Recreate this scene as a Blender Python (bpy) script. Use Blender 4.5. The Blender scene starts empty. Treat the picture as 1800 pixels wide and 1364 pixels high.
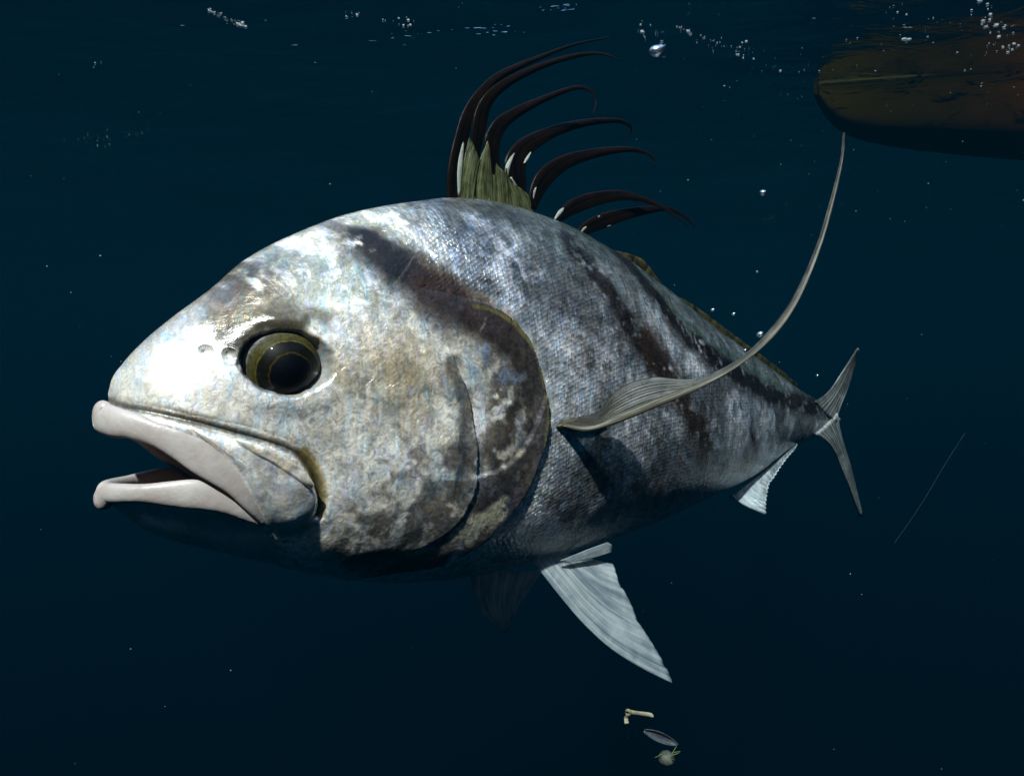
import bpy, math, random
import numpy as np
from mathutils import Vector

random.seed(4)
RNG = np.random.RandomState(7)
SC = bpy.context.scene
COL = SC.collection

# ------------------------------------------------------------------ camera, world, sun, exposure
F = 1150.0                     # focal length in photo pixels (photo 1800 x 1364)
CZ = -0.90                     # camera depth under the water surface (z = 0)
cam_d = bpy.data.cameras.new('camera')
cam_d.sensor_width = 36.0
cam_d.lens = F / 1800.0 * 36.0
cam_d.clip_start = 0.02
cam_d.clip_end = 400.0
cam = bpy.data.objects.new('camera', cam_d)
cam.location = (0, 0, CZ)
cam.rotation_euler = (math.radians(90), 0, 0)
COL.objects.link(cam)
SC.camera = cam

TO_SUN = Vector((-0.20, -0.74, 0.85)).normalized()
world = bpy.data.worlds.new('World')
SC.world = world
world.use_nodes = True
wn = world.node_tree
sky = wn.nodes.new('ShaderNodeTexSky')
sky.sky_type = 'NISHITA'
sky.sun_disc = False
sky.sun_elevation = math.asin(TO_SUN.z)
sky.sun_rotation = math.atan2(TO_SUN.x, TO_SUN.y)
wn.links.new(sky.outputs[0], wn.nodes['Background'].inputs[0])
wn.nodes['Background'].inputs[1].default_value = 0.15

sun_d = bpy.data.lights.new('sun', 'SUN')
sun_d.energy = 5.0
sun_d.angle = math.radians(1.5)      # spread a little by the rippled surface
sun_d.color = (1.0, 0.86, 0.785)
sun = bpy.data.objects.new('sun', sun_d)
sun.rotation_euler = TO_SUN.to_track_quat('Z', 'Y').to_euler()
sun.location = (-3, -4, 6)
COL.objects.link(sun)

SC.view_settings.view_transform = 'Standard'
SC.view_settings.look = 'None'
SC.view_settings.exposure = 1.35
SC.view_settings.gamma = 1.0
SC.render.engine = 'CYCLES'
SC.cycles.use_denoising = True
SC.cycles.max_bounces = 8
SC.cycles.volume_bounces = 1
SC.cycles.transparent_max_bounces = 12
SC.cycles.sample_clamp_indirect = 4.0

# ------------------------------------------------------------------ material helpers
class NT:
    def __init__(self, name):
        self.m = bpy.data.materials.new(name)
        self.m.use_nodes = True
        self.t = self.m.node_tree
        self.t.nodes.clear()
        self.out = self.t.nodes.new('ShaderNodeOutputMaterial')
    def n(self, kind, **kw):
        nd = self.t.nodes.new('ShaderNode' + kind)
        ins = kw.pop('ins', {})
        for k, v in kw.items():
            setattr(nd, k, v)
        for k, v in ins.items():
            self.set(nd.inputs[k], v)
        return nd
    def set(self, sock, v):
        if isinstance(v, bpy.types.NodeSocket):
            self.t.links.new(v, sock)
        elif isinstance(v, (tuple, list)) and len(v) == 3 and sock.type == 'RGBA':
            sock.default_value = (*v, 1)
        else:
            sock.default_value = v
    def math(self, op, a, b=0.0, clamp=False):
        nd = self.n('Math', operation=op, use_clamp=clamp)
        self.set(nd.inputs[0], a); self.set(nd.inputs[1], b)
        return nd.outputs[0]
    def mix(self, fac, a, b, blend='MIX'):
        nd = self.n('Mix', data_type='RGBA', blend_type=blend)
        self.set(nd.inputs[0], fac); self.set(nd.inputs[6], a); self.set(nd.inputs[7], b)
        return nd.outputs[2]
    def ramp(self, fac, stops, interp='LINEAR'):
        nd = self.n('ValToRGB'); r = nd.color_ramp; r.interpolation = interp
        while len(r.elements) < len(stops): r.elements.new(0.5)
        for e, (p, c) in zip(r.elements, stops):
            e.position = p; e.color = (*c, 1) if len(c) == 3 else c
        self.set(nd.inputs[0], fac)
        return nd.outputs[0]
    def rng(self, v, a, b, c, d):
        nd = self.n('MapRange', ins={0: v, 1: a, 2: b, 3: c, 4: d})
        return nd.outputs[0]
    def noise(self, scale, detail=3.0, rough=0.55, vec=None, dist=0.0):
        nd = self.n('TexNoise', ins={'Scale': scale, 'Detail': detail, 'Roughness': rough, 'Distortion': dist})
        if vec is not None: self.set(nd.inputs['Vector'], vec)
        return nd
    def surf(self, s):
        self.t.links.new(s, self.out.inputs[0])
        return self.m

def principled(T, **ins):
    p = T.n('BsdfPrincipled')
    for k, v in ins.items():
        T.set(p.inputs[k.replace('_', ' ')], v)
    return p

# ------------------------------------------------------------------ object helpers
def tag(o, label=None, cat=None, group=None, kind=None):
    if label: o['label'] = label
    if cat: o['category'] = cat
    if group: o['group'] = group
    if kind: o['kind'] = kind
    return o

def mesh(name, verts, faces, mat, parent=None, smooth=True):
    me = bpy.data.meshes.new(name)
    me.from_pydata([tuple(v) for v in verts], [], [tuple(f) for f in faces])
    me.validate()
    if smooth:
        me.polygons.foreach_set('use_smooth', np.ones(len(me.polygons), dtype=bool))
    if mat: me.materials.append(mat)
    me.update()
    o = bpy.data.objects.new(name, me)
    COL.objects.link(o)
    if parent: o.parent = parent
    return o

def grid_faces(nu, nv, closed_v=False):
    f = []
    for i in range(nu - 1):
        for j in range(nv if closed_v else nv - 1):
            k = (j + 1) % nv
            f.append((i * nv + j, i * nv + k, (i + 1) * nv + k, (i + 1) * nv + j))
    return f

def spline(P, n, closed=False):
    """Catmull-Rom through the points of P, n samples by arc length."""
    P = np.asarray(P, float)
    if closed: Q = np.vstack([P[-1], P, P[0], P[1]])
    else: Q = np.vstack([2 * P[0] - P[1], P, 2 * P[-1] - P[-2]])
    t = np.linspace(0, 1, 24, endpoint=False)[:, None]
    out = []
    for i in range(1, len(Q) - 2):
        a, b, c, d = Q[i - 1], Q[i], Q[i + 1], Q[i + 2]
        out.append(0.5 * (2 * b + (c - a) * t + (2 * a - 5 * b + 4 * c - d) * t ** 2 + (3 * b - a - 3 * c + d) * t ** 3))
    out = np.vstack(out + [Q[-2][None]])
    L = np.r_[0, np.cumsum(np.linalg.norm(np.diff(out, axis=0), axis=1))]
    u = np.linspace(0, L[-1], n, endpoint=not closed)
    return np.stack([np.interp(u, L, out[:, k]) for k in range(P.shape[1])], 1)

def pchip(x, xs, ys):
    xs = np.asarray(xs, float); ys = np.asarray(ys, float)
    h = np.diff(xs); d = np.diff(ys) / h
    m = np.zeros(len(xs)); m[0] = d[0]; m[-1] = d[-1]
    for i in range(1, len(xs) - 1):
        if d[i - 1] * d[i] > 0:
            w1 = 2 * h[i] + h[i - 1]; w2 = h[i] + 2 * h[i - 1]
            m[i] = (w1 + w2) / (w1 / d[i - 1] + w2 / d[i])
    x = np.clip(np.asarray(x, float), xs[0], xs[-1])
    i = np.clip(np.searchsorted(xs, x) - 1, 0, len(xs) - 2)
    t = (x - xs[i]) / h[i]
    return ((1 + 2 * t) * (1 - t) ** 2 * ys[i] + t * (1 - t) ** 2 * h[i] * m[i]
            + t * t * (3 - 2 * t) * ys[i + 1] + t * t * (t - 1) * h[i] * m[i + 1])

def smooth(e0, e1, x):
    t = np.clip((x - e0) / (e1 - e0), 0, 1)
    return t * t * (3 - 2 * t)

_lat = RNG.rand(256, 256)
def vnoise(x, y):
    xi = np.floor(x).astype(int); yi = np.floor(y).astype(int)
    fx = x - xi; fy = y - yi
    fx = fx * fx * (3 - 2 * fx); fy = fy * fy * (3 - 2 * fy)
    g = lambda a, b: _lat[a & 255, b & 255]
    return ((g(xi, yi) * (1 - fx) + g(xi + 1, yi) * fx) * (1 - fy)
            + (g(xi, yi + 1) * (1 - fx) + g(xi + 1, yi + 1) * fx) * fy)
def fbm(x, y, sc, oct=4):
    r = 0; a = 0.5; tot = 0
    for k in range(oct):
        r = r + a * vnoise(x * sc + 17.3 * k, y * sc + 5.1 * k); tot += a
        sc *= 2.03; a *= 0.55
    return r / tot

# ------------------------------------------------------------------ the fish's own frame
TH = math.radians(40)          # heading: snout towards the left and the viewer
AX = np.array([math.cos(TH), math.sin(TH), 0.0])       # tailwards
NR = np.array([math.sin(TH), -math.cos(TH), 0.0])      # out of the fish's left flank
def view_dir(px, py):
    return np.array([(px - 900) / F, 1.0, -(py - 682) / F])
EYEPT = np.array([0, 0, CZ])
O = EYEPT + 0.42 * view_dir(190, 740)                  # tip of the head, on the mid plane
def to_local(P):
    d = np.asarray(P) - O
    return np.array([d @ AX, -(d @ NR), d[2]])
def mid(px, py, off=0.0):
    """where a measured point lies on the fish's mid plane (off: metres out of the left flank)"""
    d = view_dir(px, py)
    t = ((O - EYEPT) @ NR + off) / (d @ NR)
    return to_local(EYEPT + d * t)
def at_depth(px, py, Y):
    return EYEPT + view_dir(px, py) * Y

dor = np.array([mid(*p) for p in [(186, 692), (196, 668), (215, 640), (250, 602), (300, 560), (370, 508), (430, 457), (520, 410), (620, 374), (720, 356),
       (800, 349), (870, 357), (960, 386), (1050, 432), (1150, 502), (1250, 577), (1330, 632), (1400, 682), (1440, 706), (1460, 722), (1474, 733)]])
ven = np.array([mid(*p) for p in [(172, 885), (190, 905), (260, 935), (400, 975), (520, 1003), (640, 1021), (720, 1022), (800, 1013), (880, 998), (950, 980),
       (1060, 945), (1150, 912), (1250, 868), (1300, 845), (1380, 792), (1440, 765), (1460, 751), (1474, 741)]])
dor[0, 0] = 0; ven[0, 0] = 0
dor = dor[np.r_[True, dor[1:, 0] > 0.0015]]; ven = ven[np.r_[True, ven[1:, 0] > 0.0015]]
LEN = dor[-1, 0]
def zt(s): return pchip(s, dor[:, 0], dor[:, 2])
def zb(s): return pchip(s, ven[:, 0], ven[:, 2])
WS = np.array([0, .004, .012, .03, .06, .10, .16, .25, .35, .5, .65, .8, .92, 1.0]) * LEN
WW = np.array([0.003, .016, .027, .040, .053, .063, .074, .086, .088, .077, .053, .028, .014, .004])
def wid(s): return pchip(s, WS, WW)
def hullw(s, z):
    a, b = zt(s), zb(s)
    v = np.clip((z - 0.5 * (a + b)) / (0.5 * (a - b)), -1, 1)
    p = np.where(v > 0, 2.0, 2.9)
    return wid(s) * np.power(np.maximum(1 - np.abs(v) ** p, 0), np.where(v > 0, 0.56, 0.55))
def flank(px, py):
    """where a measured point lies on the fish's left flank: (s, y, z)"""
    d = view_dir(px, py)
    t = np.linspace(0.2, 1.6, 4000)
    P = (EYEPT - O)[None] + t[:, None] * d
    s = P @ AX; out = P @ NR; z = P[:, 2]
    ok = (s >= 0) & (s <= LEN) & (z < zt(s)) & (z > zb(s)) & (out < hullw(s, z))
    i = ok.argmax()
    if not ok.any():
        return mid(px, py)
    return np.array([s[i], -out[i], z[i]])
def fl(pts):
    """list of measured flank points -> (n, 2) of (s, z)"""
    return np.array([flank(*p)[[0, 2]] for p in pts])

# ------------------------------------------------------------------ setting: sea surface, water body
def make_surface_mat():
    T = NT('sea_surface')
    geo = T.n('NewGeometry')
    mp = T.n('Mapping', ins={'Vector': geo.outputs['Position'], 'Scale': (1.0, 2.2, 1.0), 'Rotation': (0, 0, 0.25)})
    n1 = T.noise(5.0, 4.0, 0.55, mp.outputs[0], 0.6)
    n2 = T.noise(1.6, 2.0, 0.5, mp.outputs[0])
    h = T.math('ADD', T.math('MULTIPLY', n1.outputs[0], 0.0115), T.math('MULTIPLY', n2.outputs[0], 0.02))
    b = T.n('Bump', ins={'Strength': 1.0, 'Distance': 1.0, 'Height': h})
    fr = T.n('Fresnel', ins={'IOR': 1.333, 'Normal': b.outputs[0]})
    g = T.n('BsdfGlossy', ins={'Color': (1, 1, 1), 'Roughness': 0.09, 'Normal': b.outputs[0]})
    tr = T.n('BsdfTransparent')
    mx = T.n('MixShader', ins={0: fr.outputs[0], 1: tr.outputs[0], 2: g.outputs[0]})
    return T.surf(mx.outputs[0])

def wave(x, y):
    fade = math.exp(-(x * x + (y - 2) ** 2) / 300)
    return (0.008 * math.sin(2.1 * x + 3.7 * y) + 0.006 * math.sin(-3.3 * x + 5.2 * y + 1.0) + 0.003 * math.sin(7.1 * x + 6.1 * y)) * fade
u = np.linspace(-1, 1, 181)
gx = 58 * np.sign(u) * np.abs(u) ** 2.6
V = []
for yy in gx:
    for xx in gx:
        V.append((xx, yy + 2.0, wave(xx, yy + 2.0)))
surface = mesh('water_surface', V, grid_faces(181, 181), make_surface_mat())
tag(surface, 'rippled dark blue sea surface seen from below', None, kind='structure')
# face normals point up (air side)
if surface.data.polygons[0].normal.z < 0:
    surface.data.flip_normals()

def make_water():
    T = NT('sea_water')
    SIG_T = np.array([0.36, 0.235, 0.215])         # extinction per metre
    SIG_S = np.array([0.0002, 0.0040, 0.0070])     # scattering per metre
    den = 1.0
    colr = SIG_S / den
    absn = (SIG_T - SIG_S) / den
    ac = (1 - absn / (1 - colr)) ** 2
    pv = T.n('VolumePrincipled', ins={'Color': tuple(colr), 'Density': den, 'Absorption Color': tuple(ac), 'Anisotropy': 0.0})
    T.t.links.new(pv.outputs[0], T.out.inputs['Volume'])
    return T.m
bx = [(x, y, z) for x in (-56, 56) for y in (-54, 58) for z in (-40, 0.09)]
water = mesh('haze', bx, [(0, 1, 3, 2), (4, 6, 7, 5), (0, 4, 5, 1), (2, 3, 7, 6), (0, 2, 6, 4), (1, 5, 7, 3)], make_water(), smooth=False)
tag(water, 'clear dark blue sea water filling the whole view', None, kind='stuff')

# ------------------------------------------------------------------ fish materials
def make_skin():
    T = NT('fish_skin')
    pig = T.n('Attribute', attribute_name='pigment')
    msk = T.n('Attribute', attribute_name='mask')      # r scale cover, g shine, b smoothness
    sep = T.n('SeparateColor', ins={0: msk.outputs['Color']})
    scm, shn, smo = sep.outputs[0], sep.outputs[1], sep.outputs[2]
    uv = T.n('UVMap', uv_map='UVMap')
    tc = T.n('TexCoord')
    # scales
    mp = T.n('Mapping', ins={'Vector': uv.outputs[0], 'Scale': (230, 290, 1), 'Rotation': (0, 0, 0.5)})
    vo = T.n('TexVoronoi', feature='F1', ins={'Vector': mp.outputs[0], 'Scale': 1.0, 'Randomness': 0.45})
    cell = vo.outputs['Color']
    sc_h = T.math('MULTIPLY', T.math('SUBTRACT', 1.0, T.math('POWER', vo.outputs['Distance'], 1.6)), scm)
    # streaky fine grain following the scale rows
    mp2 = T.n('Mapping', ins={'Vector': uv.outputs[0], 'Scale': (380, 60, 1), 'Rotation': (0, 0, 0.25)})
    st = T.noise(1.0, 4.0, 0.6, mp2.outputs[0], 0.4)
    fine = T.noise(330.0, 4.0, 0.65, tc.outputs['Object'])
    midn = T.noise(70.0, 5.0, 0.62, tc.outputs['Object'], 0.8)
    big = T.noise(24.0, 4.0, 0.6, tc.outputs['Object'], 0.6)
    mph = T.n('Mapping', ins={'Vector': uv.outputs[0], 'Scale': (110, 30, 1), 'Rotation': (0, 0, 0.25)})
    hue = T.noise(1.0, 4.0, 0.6, mph.outputs[0], 0.8)
    irid = T.ramp(hue.outputs[0], [(0.28, (0.70, 0.92, 1.12)), (0.42, (1.0, 1.0, 1.03)), (0.52, (1.12, 0.97, 0.80)), (0.60, (1.0, 0.94, 1.10)), (0.72, (0.78, 1.02, 1.02))])
    c = T.mix(0.8, pig.outputs['Color'], irid, 'MULTIPLY')
    var = T.math('MULTIPLY', T.n('Mix', data_type='FLOAT', ins={0: scm, 2: T.rng(midn.outputs[0], 0.28, 0.72, 0.72, 1.3), 3: T.rng(midn.outputs[0], 0.28, 0.72, 0.5, 1.5)}).outputs[0], T.rng(big.outputs[0], 0.3, 0.7, 0.7, 1.25))
    var = T.math('MULTIPLY', var, T.n('Mix', data_type='FLOAT', ins={0: scm, 2: T.rng(st.outputs[0], 0.32, 0.68, 0.85, 1.2), 3: T.rng(st.outputs[0], 0.32, 0.68, 0.55, 1.45)}).outputs[0])
    cs = T.n('SeparateColor', ins={0: cell})
    var2 = T.math('MULTIPLY', var, T.n('Mix', data_type='FLOAT', ins={0: scm, 2: 1.0, 3: T.rng(cs.outputs[0], 0.0, 1.0, 0.7, 1.3)}).outputs[0])
    foil = T.noise(125.0, 5.0, 0.65, tc.outputs['Object'], 2.4)
    shimmer = T.n('Mix', data_type='FLOAT', ins={0: scm, 2: T.rng(foil.outputs[0], 0.34, 0.66, 0.5, 1.6), 3: 1.0}).outputs[0]  # foil shimmer of the head painted as bright and dark colour flecks
    var2 = T.math('MULTIPLY', var2, shimmer)
    vv = T.n('Mix', data_type='FLOAT', ins={0: smo, 2: var2, 3: 1.0}).outputs[0]
    col = T.mix(1.0, c, vv, 'MULTIPLY')
    # height field for the relief
    h = T.math('ADD', T.math('MULTIPLY', sc_h, 0.0009), T.math('MULTIPLY', midn.outputs[0], 0.0009))
    h = T.math('ADD', h, T.math('MULTIPLY', fine.outputs[0], 0.0008))
    h = T.math('ADD', h, T.math('MULTIPLY', T.math('MULTIPLY', st.outputs[0], T.rng(scm, 0.0, 1.0, 0.3, 1.0)), 0.0010))
    h = T.math('ADD', h, T.math('MULTIPLY', T.math('MULTIPLY', cs.outputs[1], scm), 0.0006))
    bst = T.math('MULTIPLY', T.rng(smo, 0.0, 1.0, 0.8, 0.25), T.rng(scm, 0.0, 1.0, 0.62, 1.0))
    b = T.n('Bump', ins={'Strength': bst, 'Distance': 1.0, 'Height': h})
    ro = T.math('ADD', T.rng(midn.outputs[0], 0.3, 0.7, 0.15, 0.36), T.rng(cs.outputs[2], 0.0, 1.0, -0.04, 0.06))
    p = principled(T, Base_Color=col, Metallic=shn, Roughness=ro, Normal=b.outputs[0])
    p.inputs['Specular IOR Level'].default_value = 0.35
    p.inputs['Coat Weight'].default_value = 0.7        # wet slime layer
    p.inputs['Coat Roughness'].default_value = 0.10
    p.inputs['Coat IOR'].default_value = 1.28
    T.set(p.inputs['Coat Normal'], b.outputs[0])
    return T.surf(p.outputs[0])

def make_lip(name, c1, c2, rough=0.35):
    T = NT(name)
    tc = T.n('TexCoord')
    n = T.noise(45.0, 4.0, 0.6, tc.outputs['Object'])
    n2 = T.noise(260.0, 3.0, 0.6, tc.outputs['Object'])
    c = T.mix(T.rng(n.outputs[0], 0.35, 0.65, 0, 1), c1, c2)
    b = T.n('Bump', ins={'Strength': 0.35, 'Distance': 0.002, 'Height': T.math('ADD', n.outputs[0], T.math('MULTIPLY', n2.outputs[0], 0.3))})
    p = principled(T, Base_Color=c, Roughness=rough, Normal=b.outputs[0])
    p.inputs['Subsurface Weight'].default_value = 0.15
    p.inputs['Subsurface Radius'].default_value = (0.006, 0.004, 0.003)
    return T.surf(p.outputs[0])

def make_fin(name, c1, c2, transl=0.4, rough=0.4, rays=60.0, metal=0.0, clear=0.0, root=None):
    """fin membrane: UV x runs across the rays, y along them"""
    T = NT(name)
    uv = T.n('UVMap', uv_map='UVMap')
    mp = T.n('Mapping', ins={'Vector': uv.outputs[0], 'Scale': (rays, 1.2, 1)})
    n = T.noise(1.0, 4.0, 0.6, mp.outputs[0], 0.3)
    tc = T.n('TexCoord')
    n2 = T.noise(60.0, 4.0, 0.6, tc.outputs['Object'], 0.5)
    f = T.math('ADD', T.math('MULTIPLY', n.outputs[0], 0.7), T.math('MULTIPLY', n2.outputs[0], 0.3))
    c = T.mix(T.rng(f, 0.42, 0.58, 0, 1), c1, c2)
    if root:       # darker pigment at the root of the fin
        sx = T.n('SeparateXYZ', ins={0: uv.outputs[0]})
        c = T.mix(1.0, c, T.ramp(sx.outputs[1], [(0.0, root), (0.08, root), (0.2, (1, 1, 1)), (1.0, (0.8, 0.8, 0.8))]), 'MULTIPLY')
    b = T.n('Bump', ins={'Strength': 0.8, 'Distance': 0.0015, 'Height': n.outputs[0]})
    p = principled(T, Base_Color=c, Roughness=rough, Metallic=metal, Normal=b.outputs[0])
    t = T.n('BsdfTranslucent', ins={'Color': c, 'Normal': b.outputs[0]})
    mx = T.n('MixShader', ins={0: transl, 1: p.outputs[0], 2: t.outputs[0]})
    if clear > 0:
        tr = T.n('BsdfTransparent', ins={'Color': (0.9, 0.95, 0.95)})
        mx = T.n('MixShader', ins={0: clear, 1: mx.outputs[0], 2: tr.outputs[0]})
    return T.surf(mx.outputs[0])

M_SKIN = make_skin()
M_LIP = make_lip('pale_lip', (0.35, 0.295, 0.28), (0.43, 0.40, 0.385))
M_MOUTH = make_lip('mouth_lining', (0.16, 0.085, 0.075), (0.22, 0.12, 0.11), 0.45)
M_SPINE = make_fin('dark_spine', (0.0015, 0.0015, 0.0015), (0.008, 0.0035, 0.002), 0.02, 0.3, 9.0)
M_SPINE_EDGE = make_fin('pale_spine_mark', (0.20, 0.23, 0.22), (0.42, 0.44, 0.36), 0.1, 0.3, 20.0)
M_MEMB = make_fin('dorsal_membrane', (0.05, 0.052, 0.008), (0.23, 0.26, 0.13), 0.45, 0.3, 40.0)
M_DORSAL2 = make_fin('olive_fin', (0.006, 0.006, 0.003), (0.07, 0.058, 0.018), 0.3, 0.5, 60.0)
M_PECT = make_fin('pectoral_fin', (0.02, 0.018, 0.017), (0.24, 0.24, 0.225), 0.2, 0.35, 34.0, 0.0, 0.42, (0.22, 0.17, 0.08))
M_PECT_EDGE = make_fin('pectoral_ray', (0.03, 0.027, 0.012), (0.085, 0.08, 0.055), 0.1, 0.4, 8.0, 0.0, 0.0, (0.5, 0.45, 0.2))
M_PELV = make_fin('pelvic_fin', (0.26, 0.31, 0.36), (0.60, 0.63, 0.65), 0.35, 0.33, 16.0, 0.0, 0.18)
M_TAIL = make_fin('tail_fin', (0.06, 0.062, 0.065), (0.22, 0.22, 0.215), 0.25, 0.4, 20.0)

M_TAIL_LOW = make_fin('tail_lobe', (0.20, 0.205, 0.21), (0.50, 0.51, 0.50), 0.25, 0.4, 14.0)
M_SPINE.node_tree.nodes['Principled BSDF'].inputs['Specular IOR Level'].default_value = 0.12

# ------------------------------------------------------------------ fish: body
fish = bpy.data.objects.new('roosterfish', None)
fish.location = tuple(O)
fish.rotation_euler = (0, 0, TH)
COL.objects.link(fish)
tag(fish, 'large silver fish with open white-lipped mouth and black comb-like dorsal spines', 'fish')

ULM = [(180, 729, 29), (193, 735, 29), (235, 748, 24), (273, 762, 22), (315, 780, 27), (353, 803, 30), (385, 826, 27), (412, 850, 21), (440, 884, 15), (464, 921, 5)]   # upper lip: middle of the band, half height
LLM = [(180, 868, 20), (200, 866, 19), (247, 867, 17), (300, 868, 23), (340, 869, 27), (375, 878, 22), (407, 891, 16), (435, 907, 11), (462, 922, 4)]             # lower lip
def lip_path(L):
    A = np.c_[fl([q[:2] for q in L]), [q[2] * 0.40 / F for q in L]]
    return A[np.argsort(A[:, 0])]
UL = lip_path(ULM); LLp = lip_path(LLM)
S_M = UL[-1, 0]
def zcut(s):
    """lower edge of the upper head: the mouth line, then down to the belly behind the mouth corner"""
    r = np.interp(s, UL[:, 0], UL[:, 1])
    k = smooth(S_M - 0.008, S_M + 0.03, s)
    return r * (1 - k) + zb(s) * k

def seg_dist(P, line):
    """distance of points to a polyline and the signed side (+ = to the right of its direction)"""
    best = np.full(len(P), 1e9); side = np.zeros(len(P)); par = np.zeros(len(P))
    n = len(line) - 1
    for i in range(n):
        a, b = line[i], line[i + 1]
        d = b - a; L2 = d @ d + 1e-12
        t = np.clip(((P - a) @ d) / L2, 0, 1)
        q = P - a - t[:, None] * d
        D = np.hypot(q[:, 0], q[:, 1])
        m = D < best
        best[m] = D[m]
        side[m] = np.sign(d[0] * (P[m, 1] - a[1]) - d[1] * (P[m, 0] - a[0])) * -1
        par[m] = (i + t[m]) / n
    return best, side, par

NS, NR_OUT, NR_IN = 880, 330, 14
us = np.linspace(0, 1, NS)
S = LEN * (0.35 * us + 0.65 * us ** 2.0)
S[1:6] = S[1:6] * np.array([.2, .35, .5, .7, .85])
R = NR_OUT + NR_IN
ss = np.repeat(S[:, None], R, 1)
a_, b_ = zt(S), zb(S)
zc_ = np.minimum(zcut(S), a_ - 0.004)
vcut = np.clip((zc_ - 0.5 * (a_ + b_)) / (0.5 * (a_ - b_)), -1, 1)
phi_end = np.arccos(vcut)
phi = phi_end[:, None] * np.linspace(0, 1, NR_OUT)[None]
zz = np.zeros((NS, R)); yy = np.zeros((NS, R))
zz[:, :NR_OUT] = (0.5 * (a_ + b_))[:, None] + (0.5 * (a_ - b_))[:, None] * np.cos(phi)
yy[:, :NR_OUT] = hullw(ss[:, :NR_OUT], zz[:, :NR_OUT])
yy[:, 0] = 0
# palate: arches up inside the open mouth
tq = np.linspace(0, 1, NR_IN + 1)[1:]
arch = np.minimum(0.03, 0.4 * (a_ - zc_)) * (1 - smooth(S_M, S_M + 0.03, S))
for k, t in enumerate(tq):
    yy[:, NR_OUT + k] = yy[:, NR_OUT - 1] * 0.9 * math.cos(t * math.pi / 2)
    zz[:, NR_OUT + k] = zc_ + arch * math.sin(t * math.pi / 2)
yy[:, -1] = 0

flat = lambda A: A.reshape(-1)
P2 = np.stack([flat(ss), flat(zz)], 1)
inner = np.zeros((NS, R), bool); inner[:, NR_OUT:] = True
inner = flat(inner)
wx = (fbm(P2[:, 0], P2[:, 1], 60) - 0.5) * 0.016
wz = (fbm(P2[:, 0] + 3.3, P2[:, 1] + 7.7, 60) - 0.5) * 0.016
PW = P2 + np.stack([wx, wz], 1)             # noise-warped, for organic edges
disp = np.zeros(len(P2))

OPER = fl([(800, 520), (850, 533), (890, 556), (926, 598), (947, 650), (961, 715), (956, 780), (930, 850), (893, 908), (846, 955), (780, 992), (700, 1008)])
PREO = fl([(772, 590), (800, 640), (822, 700), (833, 760), (838, 820), (828, 875), (800, 925), (750, 958), (690, 972), (620, 962)])
PRE2 = fl([(700, 548), (742, 590), (768, 650), (790, 720), (800, 790), (792, 850), (765, 905)])
GILL2 = fl([(955, 700), (935, 760), (905, 805), (872, 828), (845, 835)])
CLEFT = fl([(190, 703), (225, 716), (270, 724), (330, 738), (390, 752), (440, 765), (490, 780), (530, 800), (556, 832), (566, 872), (560, 905)])
PE = P2 + np.stack([wx, wz], 1) * 0.22
d, sd, par = seg_dist(PE, spline(OPER, 60))
front = sd > 0
ends = smooth(0.0, 0.12, par) * (1 - 0.75 * smooth(0.62, 0.95, par))
disp += np.where(front, 0.0034 * np.exp(-d / 0.03), -0.0026 * np.exp(-d / 0.006)) * ends
d_op, front_op = d, front
d, sd, par = seg_dist(PE, spline(PREO, 50))
ends = smooth(0.0, 0.15, par) * (1 - smooth(0.5, 0.9, par))
disp += np.where(sd > 0, 0.0016 * np.exp(-d / 0.018), -0.0016 * np.exp(-d / 0.005)) * ends
d_pre = d
d, sd, _ = seg_dist(P2, spline(PRE2, 40))
disp += (0.0012 * np.exp(-(d / 0.005) ** 2) - 0.0008 * np.exp(-((d - 0.009) / 0.005) ** 2)) * smooth(0.0, 0.2, _) * smooth(1.0, 0.75, _)
d, sd, _ = seg_dist(P2, spline(GILL2, 30))
disp += np.where(sd > 0, -0.0018, 0.0015) * np.exp(-d / 0.008)
d_cl, sd, _ = seg_dist(P2, spline(CLEFT, 60))
disp -= 0.0055 * np.exp(-(d_cl / 0.0032) ** 2)
# cheek and brow swellings
def blob(px, py, rad, PP=P2, ay=1.0):
    c = flank(px, py)
    return np.exp(-(((PP[:, 0] - c[0]) ** 2 + ((PP[:, 1] - c[2]) / ay) ** 2) / rad ** 2))
EYE = flank(507, 638)
er = np.hypot((P2[:, 0] - EYE[0]) / 0.0302, (P2[:, 1] - EYE[2]) / 0.0222)
er = er + (fbm(P2[:, 0] + 1, P2[:, 1], 130, 3) - 0.5) * 0.12
disp += 0.0016 * np.exp(-((er - 1.25) / 0.3) ** 2)
disp += 0.0035 * blob(480, 558, 0.016, ay=0.5)
disp -= 0.015 * (1 - smooth(0.74, 1.04, er))
disp += 0.004 * blob(330, 680, 0.035) - 0.003 * blob(590, 760, 0.03) + 0.003 * blob(700, 690, 0.035)
disp -= 0.006 * blob(360, 617, 0.0026)
disp -= 0.004 * blob(401, 625, 0.0036, ay=1.5)
disp += 0.0012 * np.exp(-((np.hypot(P2[:, 0] - flank(401, 625)[0], P2[:, 1] - flank(401, 625)[2]) - .005) / 0.0016) ** 2)
bumps = (fbm(P2[:, 0], P2[:, 1], 70, 3) - 0.5) * 0.0004 + (fbm(P2[:, 0] + 9, P2[:, 1], 25, 3) - 0.5) * 0.0028
fade = smooth(0.0, 0.02, flat(yy)) * (~inner)
disp = (disp + bumps) * fade
Y = flat(yy) + disp
Y = np.where(flat(yy) < 1e-9, 0, np.maximum(Y, 0.0))

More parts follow.
